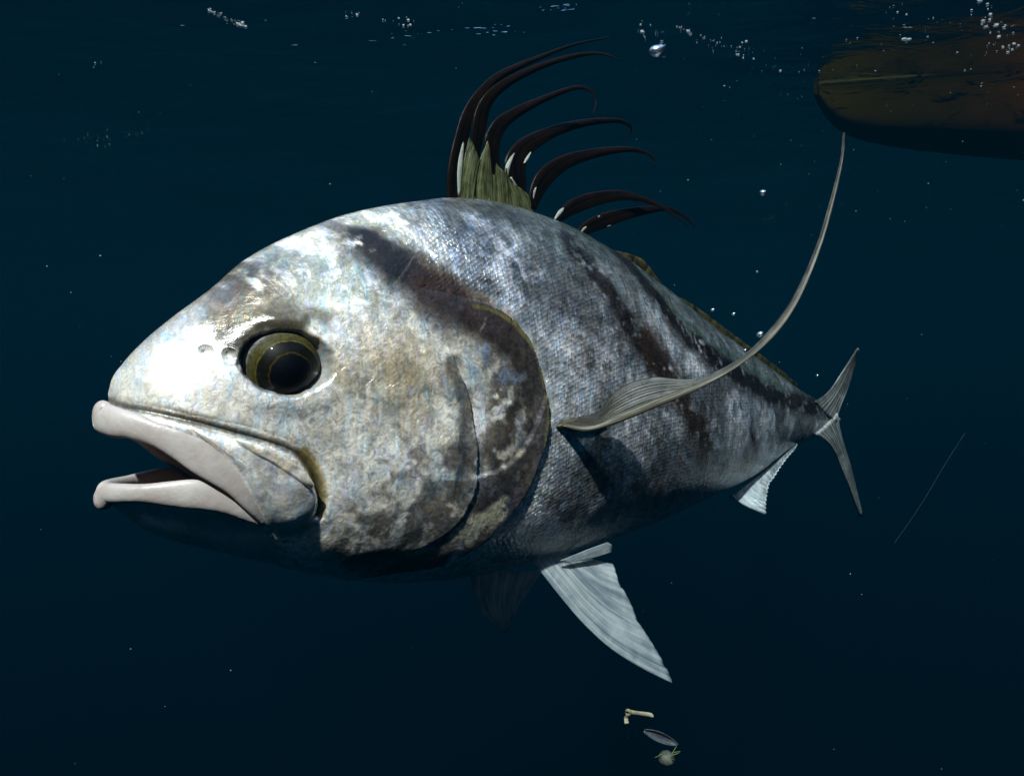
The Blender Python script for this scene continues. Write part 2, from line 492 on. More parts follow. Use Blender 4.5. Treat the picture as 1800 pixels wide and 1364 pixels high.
# ---- pigment (skin colours, with some highlights and shade painted in)
vv = np.clip((P2[:, 1] - zb(P2[:, 0])) / (zt(P2[:, 0]) - zb(P2[:, 0])), 0, 1)
sv = P2[:, 0]
vw = np.clip(vv + (fbm(P2[:, 0], P2[:, 1], 30) - 0.5) * 0.22, 0, 1)
C = np.tile(np.array([0.82, 0.825, 0.81]), (len(P2), 1))
def lay(c, m):
    global C
    m = np.clip(m, 0, 1)[:, None]
    C = C * (1 - m) + np.array(c)[None] * m
def line_m(pts, half, soft=0.6, PP=None, n=22):
    d, _, par = seg_dist(PW if PP is None else PP, spline(fl(pts), n))
    return 1 - smooth(half * (1 - soft), half * (1 + soft), d)
body_zone = np.where(front_op, 0.0, 1.0) * smooth(0.28, 0.34, sv / LEN + 0.12 * vv)
n30 = fbm(P2[:, 0], P2[:, 1] * 0.5, 34, 4)
n90 = fbm(P2[:, 0] + 2, P2[:, 1], 95, 4)
bodyz = smooth(0.0, 0.012, np.where(front_op & (vv < 0.86), -d_op, d_op)) * smooth(0.17, 0.24, sv)
lay((0.47, 0.52, 0.58), bodyz * 0.85)
lay((0.80, 0.84, 0.90), bodyz * smooth(0.5, 0.64, n30) * 0.85)
lay((0.20, 0.20, 0.20), bodyz * smooth(0.50, 0.34, n30) * 0.55)
back = smooth(0.62, 0.93, vw) * smooth(0.16, 0.34, sv)
lay((0.15, 0.18, 0.18), back * 0.78)
lay((0.10, 0.13, 0.11), smooth(0.90, 0.985, vv) * smooth(0.3, 0.45, sv) * 0.9)
lay((0.52, 0.53, 0.47), smooth(0.6, 0.8, vw) * (1 - smooth(0.14, 0.24, sv)) * smooth(0.04, 0.09, sv) * 0.8)
lay((0.30, 0.34, 0.37), smooth(0.42, 0.2, vw) * bodyz * 0.5)
lay((0.80, 0.82, 0.82), smooth(0.16, 0.04, vv))
# head: cream, blue-grey and brownish mottling
headz = (1 - bodyz) * smooth(0.03, 0.07, sv) * smooth(0.08, 0.25, vv)
nA = fbm(P2[:, 0] * 0.8 + 5, P2[:, 1] + 2, 42, 5); nB = fbm(P2[:, 0] + 8, P2[:, 1] * 0.7 + 4, 55, 5); nC = fbm(P2[:, 0] + 1, P2[:, 1] + 9, 80, 5)
lay((0.95, 0.89, 0.79), headz * smooth(0.50, 0.64, nA) * 0.8)
lay((0.58, 0.66, 0.72), headz * smooth(0.50, 0.64, nB) * 0.8 * (1 - 0.7 * smooth(0.6, 0.75, vv)))
lay((0.74, 0.76, 0.68), smooth(0.62, 0.78, vw) * (1 - smooth(0.16, 0.24, sv)) * smooth(0.06, 0.10, sv) * 0.75)
lay((0.48, 0.55, 0.57), line_m([(222, 642), (300, 648), (380, 655), (432, 668)], .0055) * 0.75)
lowc = smooth(0.62, 0.30, vv)
lay((0.28, 0.25, 0.235), headz * smooth(0.54, 0.68, nC + 0.04 * lowc) * (0.15 + 0.35 * lowc))
lay((1.0, 1.0, 0.98), headz * smooth(0.52, 0.62, fbm(P2[:, 0] + 12, P2[:, 1], 90, 4)) * 0.8)
# snout and cheek: sun highlights painted white into the skin colour
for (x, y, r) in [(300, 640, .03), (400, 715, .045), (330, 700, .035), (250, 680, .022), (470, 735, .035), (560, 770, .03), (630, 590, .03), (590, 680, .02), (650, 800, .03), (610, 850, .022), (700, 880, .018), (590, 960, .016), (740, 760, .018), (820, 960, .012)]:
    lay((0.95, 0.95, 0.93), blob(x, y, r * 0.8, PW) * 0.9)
lay((0.62, 0.56, 0.44), blob(690, 650, .032, PW) * 0.75)
lay((0.55, 0.50, 0.40), blob(590, 650, .010, PW) * 0.5)
for (x, y, r) in [(1005, 610, .022), (1060, 640, .026), (1090, 590, .018), (1120, 770, .028), (1180, 720, .02), (1290, 715, .03), (1210, 640, .02), (1250, 760, .02), (1340, 740, .02), (985, 690, .014), (940, 890, .02), (900, 470, .03)]:
    lay((0.92, 0.94, 1.0), blob(x, y, r, PW) * smooth(0.34, 0.6, n90) * 0.85)
# dusky markings, with brow and cleft shade painted in
DK = (0.045, 0.036, 0.030)
lay((0.13, 0.11, 0.095), blob(440, 492, .022, PW) * smooth(0.25, 0.5, n90) * 0.95)
lay((0.30, 0.24, 0.17), blob(410, 545, .016, PW) * 0.6)
lay((0.05, 0.045, 0.03), line_m([(395, 590), (430, 577), (480, 566), (520, 563)], .006) * 0.85)  # brow shadow above the eye, painted into the skin colour
lay((0.22, 0.20, 0.15), line_m([(380, 560), (440, 553), (520, 548), (570, 560)], .007) * 0.6)
lay((0.10, 0.08, 0.06), line_m([(560, 395), (620, 405), (670, 425), (710, 450)], .007) * 0.5)
lay(DK, line_m([(650, 432), (700, 468), (750, 505), (810, 540)], .019) * smooth(0.26, 0.5, n90 + 0.14) * 0.97)
lay((0.12, 0.075, 0.045), line_m([(760, 500), (820, 535), (880, 580)], .017) * 0.75)
lay((0.06, 0.055, 0.05), line_m([(860, 570), (905, 605), (930, 650)], .02) * np.where(front_op, 1, 0) * 0.9)
opz = np.where(front_op, 1.0, 0.0) * (1 - smooth(0.0, 0.05, d_op))
lay((0.13, 0.115, 0.125), opz * smooth(0.32, 0.54, n30 + 0.1) * 0.9)
lay((0.16, 0.13, 0.10), line_m([(880, 640), (890, 720), (880, 790)], .016) * smooth(0.36, 0.58, n90) * 0.75)
lay((0.16, 0.14, 0.18), line_m([(860, 850), (880, 870), (860, 890)], .014) * 0.7)
lay((0.10, 0.095, 0.09), line_m([(900, 640), (920, 730), (905, 800), (870, 870), (820, 930)], .022) * smooth(0.38, 0.6, n90 + .06) * np.where(front_op, 1, 0) * 0.8)
lay((0.14, 0.14, 0.14), line_m([(790, 640), (815, 720), (822, 800), (815, 860)], .006) * 0.7)
lay((0.12, 0.115, 0.11), line_m([(800, 830), (770, 890), (700, 930), (640, 960)], .02) * smooth(0.36, 0.6, n90 + .05) * 0.8)
lay((0.30, 0.29, 0.29), line_m([(690, 780), (720, 840), (650, 900), (600, 930)], .016) * smooth(0.48, 0.62, n90) * 0.5)
lay((0.50, 0.56, 0.66), line_m([(845, 620), (870, 640), (900, 670)], .008) * smooth(0.45, 0.55, n90) * 0.8)
lay((0.80, 0.80, 0.70), line_m([(815, 940), (855, 915), (875, 900)], .010, 0.3) * smooth(0.38, 0.44, n90) * 0.9)
lay((0.25, 0.24, 0.12), line_m([(832, 538), (862, 546), (900, 570)], .0016, 0.5, P2) * 0.8)
lay((0.30, 0.29, 0.16), line_m([(900, 570), (930, 605), (948, 650), (960, 715), (955, 780)], .0022, 0.5, P2) * 0.8)
lay((0.34, 0.28, 0.08), line_m([(535, 795), (556, 830), (566, 870), (562, 900)], .004, 0.5, P2) * 0.8)
lay((0.05, 0.05, 0.04), np.exp(-(d_cl / 0.0026) ** 2) * 0.8)  # shade in the cleft above the maxilla, painted dark
# body bars
BAR = (0.055, 0.048, 0.045)
rag = smooth(0.30, 0.52, n90 + 0.1)
lay(BAR, line_m([(1010, 440), (1060, 500), (1100, 560), (1135, 610), (1165, 660)], .018) * rag * 0.95)
lay((0.10, 0.075, 0.06), line_m([(1140, 600), (1180, 670), (1215, 730), (1240, 790)], .019) * rag * 0.95)
lay(BAR, line_m([(1100, 460), (1150, 520), (1195, 575), (1240, 615)], .015) * rag * 0.95)
lay((0.05, 0.042, 0.04), line_m([(1230, 605), (1290, 655), (1350, 690), (1400, 708), (1435, 716)], .017) * rag * 0.97)
lay((0.16, 0.22, 0.21), line_m([(1120, 470), (1200, 560), (1290, 630), (1380, 685)], .006) * 0.7)
lay((0.08, 0.08, 0.07), line_m([(800, 358), (850, 368), (900, 385)], .008) * 0.7)
lay((0.16, 0.14, 0.13), line_m([(1000, 880), (1090, 850), (1150, 860)], .022) * smooth(.45, .6, n90) * .6)
lay((0.14, 0.13, 0.13), line_m([(1130, 760), (1200, 800), (1260, 830)], .02) * smooth(.45, .6, n90) * .5)
lay((0.12, 0.03, 0.03), line_m([(1326, 770), (1328, 790)], .006) * .8)
lay((0.55, 0.45, 0.38), line_m([(1290, 830), (1325, 812)], .008) * .6)
lay((0.95, 0.94, 0.90), blob(962, 972, .013, PW) * 0.9)
# orbit
lay((0.46, 0.47, 0.47), (1 - smooth(0.90, 1.1, er)) * 0.9)
lay((0.12, 0.12, 0.11), 1 - smooth(0.72, 0.9, er))
# pale healed scratches
for (p, q) in [((690, 505), (738, 432)), ((838, 590), (852, 556)), ((1075, 633), (1165, 640)), ((1180, 640), (1212, 668)),
               ((1185, 800), (1240, 770)), ((870, 640), (835, 700)), ((1250, 700), (1275, 735))]:
    lay((0.7, 0.7, 0.68), line_m([p, ((p[0] + q[0]) / 2 + 2, (p[1] + q[1]) / 2 + 1), q], .0003, 0.6, P2, 20) * 0.35)
C = 1.08 * C ** 1.75          # pigments were mixed by eye on a display scale; to reflectance
lay((0.10, 0.04, 0.035), inner.astype(float))

scm = bodyz * (1 - 0.25 * back)
scm = np.maximum(scm, smooth(0.16, 0.22, sv) * smooth(0.72, 0.85, vv))
cheek = blob(690, 660, .04)
scm = np.maximum(scm, cheek * 0.3)
shn = 0.54 + 0.14 * bodyz - 0.3 * back
shn = shn * smooth(0.03, 0.2, vv)
lum = C @ np.array([0.3, 0.5, 0.2])
shn = shn * smooth(0.01, 0.2, lum)
shn = np.where(inner, 0.0, np.clip(shn, 0.05, 0.9)) * (1 - (1 - smooth(0.8, 1.0, er)))
smo = 0.45 * smooth(.6, .8, vw) * (1 - smooth(0.12, 0.2, sv)) + 0.25 * blob(400, 715, .03) + 0.25 * blob(310, 660, .028) + 0.8 * (1 - smooth(0.9, 1.08, er))
smo = np.clip(np.maximum(smo, 0.1 * headz), 0, 0.9)

# ---- assemble both sides
RING = 2 * R - 2
Yg = Y.reshape(NS, R)
X3 = np.zeros((NS, RING, 3))
X3[:, :R, 0] = ss; X3[:, :R, 1] = -Yg; X3[:, :R, 2] = zz
X3[:, R:, 0] = ss[:, 1:R - 1][:, ::-1]; X3[:, R:, 1] = Yg[:, 1:R - 1][:, ::-1]; X3[:, R:, 2] = zz[:, 1:R - 1][:, ::-1]
ring_src = np.r_[np.arange(R), np.arange(R - 2, 0, -1)]
# arc length for the UV map
arc = np.zeros((NS, R))
arc[:, 1:] = np.cumsum(np.hypot(np.diff(yy, axis=1), np.diff(zz, axis=1)), axis=1)
def quads(nu, nv):
    i, j = np.meshgrid(np.arange(nu - 1), np.arange(nv), indexing='ij')
    k = (j + 1) % nv
    return np.stack([i * nv + j, (i + 1) * nv + j, (i + 1) * nv + k, i * nv + k], -1).reshape(-1, 4)
Q = quads(NS, RING)
Vb = X3.reshape(-1, 3)
e1 = Vb[Q[:, 2]] - Vb[Q[:, 0]]; e2 = Vb[Q[:, 3]] - Vb[Q[:, 1]]
Q = Q[np.linalg.norm(np.cross(e1, e2), axis=1) > 1e-10]
me = bpy.data.meshes.new('body')
me.vertices.add(len(Vb)); me.vertices.foreach_set('co', Vb.astype(np.float32).ravel())
me.loops.add(Q.size); me.loops.foreach_set('vertex_index', Q.astype(np.int32).ravel())
me.polygons.add(len(Q)); me.polygons.foreach_set('loop_start', np.arange(0, Q.size, 4, dtype=np.int32))
me.update(calc_edges=True)
me.validate()
me.polygons.foreach_set('use_smooth', np.ones(len(me.polygons), dtype=bool))
def vattr(m, name, A):
    at = m.attributes.new(name, 'FLOAT_COLOR', 'POINT')
    at.data.foreach_set('color', np.c_[A, np.ones(len(A))].astype(np.float32).ravel())
vattr(me, 'pigment', C.reshape(NS, R, 3)[:, ring_src].reshape(-1, 3))
MS = np.stack([scm, shn, smo], 1)
vattr(me, 'mask', MS.reshape(NS, R, 3)[:, ring_src].reshape(-1, 3))
def uvset(m, UVv):
    ul = m.uv_layers.new(name='UVMap')
    vi = np.zeros(len(m.loops), dtype=np.int32); m.loops.foreach_get('vertex_index', vi)
    ul.data.foreach_set('uv', UVv[vi].astype(np.float32).ravel())
sgn = np.r_[np.ones(R), -np.ones(R - 2)]
uvset(me, np.stack([np.repeat(S[:, None], RING, 1), arc[:, ring_src] * sgn[None]], -1).reshape(-1, 2))
me.materials.append(M_SKIN)
body = bpy.data.objects.new('body', me)
COL.objects.link(body); body.parent = fish

# ------------------------------------------------------------------ fish: lower jaw
NJ, NJO, NJI = 150, 60, 14
S_J = S_M + 0.055
sj = S_J * np.linspace(0, 1, NJ) ** 1.5
def zjaw(s): return np.interp(s, np.r_[LLp[:, 0], S_J], np.r_[LLp[:, 1], LLp[-1, 1] - 0.03])
VJ = np.zeros((NJ, 2 * (NJO + NJI) - 2, 3)); CJ = np.zeros((NJ, NJO + NJI, 3)); MJ = np.zeros((NJ, NJO + NJI, 3))
for i, s in enumerate(sj):
    a, b = float(zt(s)), float(zb(s))
    zcj = max(float(zjaw(s)), b + 0.003)
    v = np.clip((zcj - 0.5 * (a + b)) / (0.5 * (a - b)), -1, 1)
    ph = np.linspace(math.pi, math.acos(v), NJO)
    z = 0.5 * (a + b) + 0.5 * (a - b) * np.cos(ph)
    shrink = 0.0005 + 0.0016 * float(smooth(S_M - 0.01, S_J, np.array(s)))
    y = np.maximum(hullw(np.full(NJO, s), z) - shrink, 0) ; y[0] = 0
    y = y * (1 - 0.14 * smooth(0.0, 0.35, (zcj - z) / max(zcj - b, 1e-4)) * (1 - smooth(S_M - 0.03, S_M, np.array(s))))
    z = z + shrink * smooth(0.5, 1.0, -np.cos(ph))
    t = np.linspace(0, 1, NJI + 1)[1:] * math.pi / 2
    dep = min(0.02, 0.55 * (zcj - b))
    yi = y[-1] * 0.88 * np.cos(t); yi[-1] = 0
    zi = z[-1] - dep * np.sin(t)
    yn = np.r_[y, yi]; zn = np.r_[z, zi]
    nz = fbm(np.full(len(yn), s) * 1.0, zn, 60)
    yn = np.where(yn > 0.002, yn + (nz - 0.5) * 0.0008, yn)
    n = len(yn)
    VJ[i, :n] = np.stack([np.full(n, s), -yn, zn], 1)
    VJ[i, n:] = np.stack([np.full(n - 2, s), yn[1:-1][::-1], zn[1:-1][::-1]], 1)
    CJ[i, :] = (0.78, 0.80, 0.80); CJ[i, NJO - 3:] = (0.30, 0.20, 0.18)
    CJ[i] *= (0.75 + 0.5 * nz)[:, None]
    MJ[i, :, 1] = 0.15; MJ[i, NJO - 3:, 1] = 0.0; MJ[i, :, 2] = 0.8
nring = VJ.shape[1]
src = np.r_[np.arange(NJO + NJI), np.arange(NJO + NJI - 2, 0, -1)]
QJ = quads(NJ, nring)
jaw = mesh('lower_jaw', VJ.reshape(-1, 3), QJ[:, ::-1].tolist(), M_SKIN, fish)
if len(jaw.data.vertices) == VJ.shape[0] * nring:
    vattr(jaw.data, 'pigment', CJ[:, src].reshape(-1, 3)); vattr(jaw.data, 'mask', MJ[:, src].reshape(-1, 3))
    uvset(jaw.data, np.stack([VJ[..., 0], VJ[..., 2]], -1).reshape(-1, 2))

# ------------------------------------------------------------------ fish: lips (one band round both sides of each jaw)
def lip(name, path, thick, mat, out=0.002, tip=0.0):
    p = path[np.argsort(path[:, 0])]
    u = np.linspace(0, 1, 90) ** 1.7
    s = p[-1, 0] * u
    z = pchip(s, np.r_[0, p[:, 0] + 1e-5 * np.arange(len(p))], np.r_[p[0, 1], p[:, 1]])
    y = hullw(s, z)
    y[0] = 0
    hh = pchip(s, np.r_[-1e-4, p[:, 0] + 1e-5 * np.arange(len(p))], np.r_[p[0, 2], p[:, 2]]); tk = np.minimum(pchip(u, *thick), hh)
    near = np.stack([s, -(y + out * np.minimum(1, u * 6)), z], 1); near[:, 0] -= tip * np.exp(-u * 9)
    far = near[1:].copy(); far[:, 1] *= -1
    path3 = np.vstack([near[::-1], far])
    hh = np.r_[hh[::-1], hh[1:]]; tk = np.r_[tk[::-1], tk[1:]]
    tan = np.gradient(path3, axis=0); tan /= np.linalg.norm(tan, axis=1)[:, None] + 1e-9
    for _ in range(4):
        tan[1:-1] = (tan[:-2] + 2 * tan[1:-1] + tan[2:]) / 4
    tan /= np.linalg.norm(tan, axis=1)[:, None]
    up = np.array([0, 0, 1.0]) - tan * tan[:, 2:3]; up /= np.linalg.norm(up, axis=1)[:, None]
    nor = np.cross(tan, up)
    K = 22
    ang = np.linspace(0, 2 * math.pi, K, endpoint=False)
    ca, sa = np.cos(ang), np.sin(ang)
    shp = np.sign(sa) * np.abs(sa) ** 0.85
    V = path3[:, None] + up[:, None] * (shp[None, :, None] * hh[:, None, None]) + nor[:, None] * (ca[None, :, None] * tk[:, None, None])
    n = len(path3)
    f = grid_faces(n, K, True)
    f += [tuple(range(K))[::-1], tuple(range((n - 1) * K, n * K))]
    o = mesh(name, V.reshape(-1, 3), f, mat, fish)
    return o
ulip = lip('upper_lip', UL, ([0, .3, .8, 1], [.0055, .0034, .0030, .0015]), M_LIP, 0.0005, 0.003)
llip = lip('lower_lip', LLp, ([0, .3, .8, 1], [.0050, .0036, .0032, .0015]), M_LIP, -0.0005, 0.003)

# ------------------------------------------------------------------ fish: maxilla plates
def plate(name, outline_px, height, edge, side, parent, rings=14, n=72, shine=0.6, col=(0.88, 0.89, 0.88), base=0.001):
    ol = spline(fl(outline_px), n, True)
    c = ol.mean(0)
    V = []; CC = []; UVs = []
    prof = [(1.0, -edge)] + [(r, height * (1 - r ** 5)) for r in np.linspace(1.0, 0.06, rings)]
    for (r, h) in prof:
        P = c + (ol - c) * r
        w = hullw(P[:, 0], P[:, 1]) + base + h + (fbm(P[:, 0], P[:, 1], 90) - .5) * 0.003 * min(1, (1 - r) * 6)
        V.append(np.stack([P[:, 0], side * w, P[:, 1]], 1))
        nz = fbm(P[:, 0] + 4, P[:, 1], 120)
        CC.append(np.array(col)[None] * (0.45 + 1.0 * nz)[:, None])
        UVs.append(P)
    m = len(prof)
    V = np.vstack(V)
    f = grid_faces(m, n, True) + [tuple(range((m - 1) * n, m * n))]
    if side > 0: f = [t[::-1] for t in f]
    o = mesh(name, V, f, M_SKIN, parent)
    vattr(o.data, 'pigment', np.vstack(CC))
    vattr(o.data, 'mask', np.tile([0, shine, 0.45], (len(V), 1)))
    uvset(o.data, np.vstack(UVs))
    return o
MAXO = [(322, 745), (370, 757), (420, 770), (470, 790), (515, 815), (545, 845), (557, 880), (548, 912), (522, 933), (495, 937), (470, 925), (450, 890), (425, 845), (395, 805), (360, 775)]
SUPO = [(408, 770), (440, 777), (480, 793), (520, 818), (545, 848), (540, 856), (510, 838), (470, 812), (430, 790)]
for sd_ in (-1, 1):
    mx_ = plate('maxilla', MAXO, 0.0058, 0.012, sd_, fish)
    plate('supramaxilla', SUPO, 0.0022, 0.01, sd_, mx_, 10, 56, 0.5, (0.85, 0.80, 0.66), 0.0060)

# ------------------------------------------------------------------ fish: eyes
def make_eye_mat():
    T = NT('fish_eye')
    tc = T.n('TexCoord')
    sp = T.n('SeparateXYZ', ins={0: tc.outputs['Object']})
    # local z is the gaze axis
    ln = T.n('VectorMath', operation='LENGTH', ins={0: tc.outputs['Object']})
    co = T.math('DIVIDE', sp.outputs[2], ln.outputs['Value'])
    an = T.math('ARCCOSINE', co)
    n = T.noise(170.0, 4.0, 0.65, tc.outputs['Object'], 0.6)
    n2 = T.noise(420.0, 3.0, 0.6, tc.outputs['Object'])
    an2 = T.math('ADD', an, T.math('MULTIPLY', T.math('SUBTRACT', n.outputs[0], 0.5), 0.12))
    c = T.ramp(T.math('DIVIDE', an2, 1.6), [(0.0, (0.001, 0.0015, 0.004)), (0.305, (0.001, 0.0015, 0.003)), (0.316, (0.02, 0.013, 0.002)), (0.326, (0.038, 0.026, 0.002)), (0.342, (0.004, 0.004, 0.002)),
                        (0.515, (0.003, 0.003, 0.002)), (0.535, (0.07, 0.063, 0.007)), (0.555, (0.03, 0.028, 0.006)), (0.60, (0.045, 0.036, 0.008)), (0.70, (0.05, 0.048, 0.025)), (0.78, (0.16, 0.165, 0.165)), (1.0, (0.2, 0.21, 0.21))])
    c = T.mix(1.0, c, T.rng(n2.outputs[0], 0.3, 0.7, 0.5, 1.4), 'MULTIPLY')
    p = principled(T, Base_Color=c, Roughness=0.5)
    p.inputs['Specular IOR Level'].default_value = 0.08
    p.inputs['Coat Weight'].default_value = 1.0
    p.inputs['Coat Roughness'].default_value = 0.06
    p.inputs['Coat IOR'].default_value = 1.14
    return T.surf(p.outputs[0])
M_EYE = make_eye_mat()
def eye(side):
    nu, nv = 40, 56
    RE = 0.0278
    V = [(0, 0, RE * 1.06)]
    for i in range(1, nu):
        a = math.pi * i / nu
        bulge = 1.0 + 0.06 * math.exp(-(a / 0.55) ** 2)
        for j in range(nv):
            b = 2 * math.pi * j / nv
            V.append((RE * bulge * math.sin(a) * math.cos(b), RE * bulge * math.sin(a) * math.sin(b), RE * bulge * math.cos(a)))
    V.append((0, 0, -RE))
    f = [(0, 1 + j, 1 + (j + 1) % nv) for j in range(nv)]
    for i in range(nu - 2):
        f += [(1 + i * nv + j, 1 + (i + 1) * nv + j, 1 + (i + 1) * nv + (j + 1) % nv, 1 + i * nv + (j + 1) % nv) for j in range(nv)]
    q = 1 + (nu - 2) * nv
    f += [(len(V) - 1, q + (j + 1) % nv, q + j) for j in range(nv)]
    o = mesh('eye', V, f, M_EYE, fish)
    w = -EYE[1]
    o.location = (EYE[0] + 0.003, side * (w - 0.0225), EYE[2] - 0.001)
    gaze = Vector((-0.08, side * 1.0, -0.27)).normalized()
    o.rotation_euler = gaze.to_track_quat('Z', 'Y').to_euler()
    return o
eye(-1); eye(1)

# ------------------------------------------------------------------ fish: fins
def sheet(name, V, nu, nv, mat, thick=0.0012, parent=fish):
    """V: nu x nv x 3; u across the rays, v along them"""
    o = mesh(name, V.reshape(-1, 3), grid_faces(nu, nv), mat, parent)
    uu, vv_ = np.meshgrid(np.linspace(0, 1, nu), np.linspace(0, 1, nv), indexing='ij')
    uvset(o.data, np.stack([uu, vv_], -1).reshape(-1, 2))
    md = o.modifiers.new('thickness', 'SOLIDIFY'); md.thickness = thick; md.offset = 0
    return o
def coons(lead, trail, root, edge, nu, nv):
    """patch from measured outlines: lead/trail run root->edge, root/edge run lead->trail"""
    L, Tn = spline(lead, nv), spline(trail, nv)
    Rt, E = spline(root, nu), spline(edge, nu)
    u = np.linspace(0, 1, nu)[:, None, None]; v = np.linspace(0, 1, nv)[None, :, None]
    return ((1 - u) * L[None] + u * Tn[None] + (1 - v) * Rt[:, None] + v * E[:, None]
            - ((1 - u) * (1 - v) * L[0] + u * (1 - v) * Tn[0] + (1 - u) * v * L[-1] + u * v * Tn[-1]))
def ruffle(V, rays, amp, axis):
    nu, nv = V.shape[:2]
    w = np.abs(np.sin(np.linspace(0, rays * math.pi, nu)))[:, None] * amp * np.sin(np.linspace(0.25, 1, nv) * math.pi / 2)[None]
    V = V.copy(); V += w[..., None] * np.asarray(axis)
    return V

# comb of dorsal spines: path points with half width (photo pixels), base first
SP = [
 [(797, 352, 11), (800, 300, 12), (812, 240, 11), (828, 192, 10), (855, 155, 8.5), (885, 130, 6.5), (950, 101, 4), (1010, 79, 2.4), (1070, 66, 0.8)],
 [(832, 345, 4), (836, 280, 6), (842, 225, 11), (854, 182, 10), (885, 150, 8), (945, 119, 5.5), (1010, 99, 3.8), (1058, 95, 2.2), (1092, 108, 0.8)],
 [(880, 360, 4), (875, 310, 7), (864, 262, 12), (876, 224, 12), (905, 200, 9), (955, 175, 5.5), (1010, 155, 3.6), (1038, 160, 2.4), (1048, 178, 1.5), (1043, 200, 0.7)],
 [(918, 366, 4), (912, 325, 12), (905, 292, 17), (922, 260, 15), (965, 235, 10), (1020, 218, 6.5), (1078, 212, 4), (1104, 219, 2.5), (1110, 232, 1.5), (1096, 248, 0.7)],
 [(936, 368, 6), (942, 342, 11), (958, 312, 14), (990, 287, 12), (1040, 271, 8), (1095, 263, 5), (1130, 267, 3.2), (1150, 280, 2), (1149, 292, 0.8)],
 [(976, 391, 5), (990, 376, 9), (1015, 360, 12), (1050, 349, 11), (1090, 344, 8), (1128, 350, 5), (1162, 364, 3), (1195, 386, 1.4), (1206, 398, 0.7)],
 [(1016, 417, 6), (1030, 402, 10), (1058, 389, 12), (1090, 379, 10), (1130, 371, 7), (1170, 367, 4), (1202, 380, 2.4), (1222, 400, 0.8)]]
comb = bpy.data.objects.new('dorsal_comb', None); COL.objects.link(comb); comb.parent = fish
def ribbon(name, pts, mat, parent, thick=0.0022, n=70, curl=0.0, off0=0.0):
    Pp = spline(np.array(pts, float), n)
    V = []
    for i in range(n):
        x, y, hw = Pp[i]
        t = Pp[min(i + 1, n - 1)] - Pp[max(i - 1, 0)]
        nrm = np.array([-t[1], t[0]]); nrm /= np.linalg.norm(nrm) + 1e-9
        off = off0 + curl * (i / n) ** 2
        c = mid(x, y, off)
        e = mid(x + nrm[0] * hw, y + nrm[1] * hw, off) - c
        k = min(1.0, hw / 6.0)
        for a in np.linspace(0, 2 * math.pi, 12, endpoint=False):
            V.append(c + e * math.cos(a) + np.array([0, 1, 0]) * math.sin(a) * max(thick * k, 0.0004))
    f = grid_faces(n, 12, True) + [tuple(range(12))[::-1], tuple(range((n - 1) * 12, n * 12))]
    o = mesh(name, V, f, mat, parent)
    uu = np.array([(j / 12, i / n) for i in range(n) for j in range(12)])
    uvset(o.data, uu)
    return o, Pp
curls = [0.012, 0.03, 0.02, -0.01, 0.02, 0.03, 0.015]
for i, pts in enumerate(SP):
    ribbon('spine', [(x, y, w * 1.12) for x, y, w in pts], M_SPINE, comb, thick=0.0012, curl=curls[i])
# pale front edges and cross marks of the spines
MARKS = [[(806, 345, 3), (807, 300, 5), (811, 262, 4), (816, 232, 1)], [(818, 215, 3), (820, 208, 4), (824, 200, 2)], [(827, 192, 2), (829, 186, 3), (832, 181, 1)],
         [(832, 230, 2), (832, 222, 3), (834, 214, 2)], [(890, 318, 2), (892, 295, 4), (898, 280, 3), (904, 270, 1)], [(936, 352, 2), (939, 335, 3), (946, 318, 1)],
         [(955, 303, 2), (966, 312, 1.5), (980, 310, 1.5)], [(1011, 352, 3), (1022, 364, 2), (1040, 366, 2)], [(1048, 384, 2), (1052, 381, 3), (1056, 379, 1)], [(1060, 398, 2), (1070, 397, 3), (1080, 391, 1)],
         [(975, 386, 2), (984, 374, 4), (990, 366, 2)], [(921, 288, 1.5), (926, 280, 2.5), (933, 268, 1)], [(1018, 412, 2), (1026, 402, 3), (1034, 396, 1)]]
for mk in MARKS:
    ribbon('pale_mark', [(x, y, w) for x, y, w in mk], M_SPINE_EDGE, comb, thick=0.0034, n=16, curl=0.0)
V = coons(np.array([(800, 352), (806, 310), (815, 268), (824, 240)]), np.array([(938, 372), (936, 366), (934, 356), (930, 345)]),
          np.array([(800, 354), (850, 360), (895, 368), (938, 376)]), np.array([(824, 240), (832, 262), (842, 282), (850, 262), (856, 250), (870, 288), (884, 303), (889, 296), (896, 320), (915, 334), (930, 345)]), 90, 26)
V3 = np.array([[mid(*p) for p in row] for row in V])
V3 = ruffle(V3, 4, 0.0022, (0, -1, 0))
sheet('membrane', V3, 90, 26, M_MEMB, 0.001, comb)
for pts in [[(846, 300, 2), (852, 330, 3), (860, 360, 3)], [(885, 310, 2.5), (882, 335, 3), (885, 366, 3)], [(897, 312, 2), (915, 340, 2), (932, 372, 2)]]:
    ribbon('membrane_ray', pts, M_SPINE_EDGE, comb, thick=0.003, n=20)

# second dorsal fin: low ridge down the back
base = [(1058, 440), (1100, 468), (1150, 504), (1200, 541), (1250, 579), (1300, 613), (1350, 648), (1400, 683)]
edge = [(1062, 440), (1092, 443), (1128, 456), (1152, 484), (1175, 512), (1218, 536), (1266, 571), (1314, 607), (1363, 643), (1405, 678)]
B, Eg = spline(base, 120), spline(edge, 120)
V3 = np.array([[mid(*(B[i] * (1 - t) + Eg[i] * t)) + np.array([0, 0, -0.006 * (1 - t)]) for t in np.linspace(0, 1, 8)] for i in range(120)])
V3[:, :, 1] += (np.sin(np.arange(120) * 0.9) * 0.0005)[:, None] * np.linspace(0, 1, 8)[None]
sheet('second_dorsal_fin', V3, 120, 8, M_DORSAL2, 0.0012)

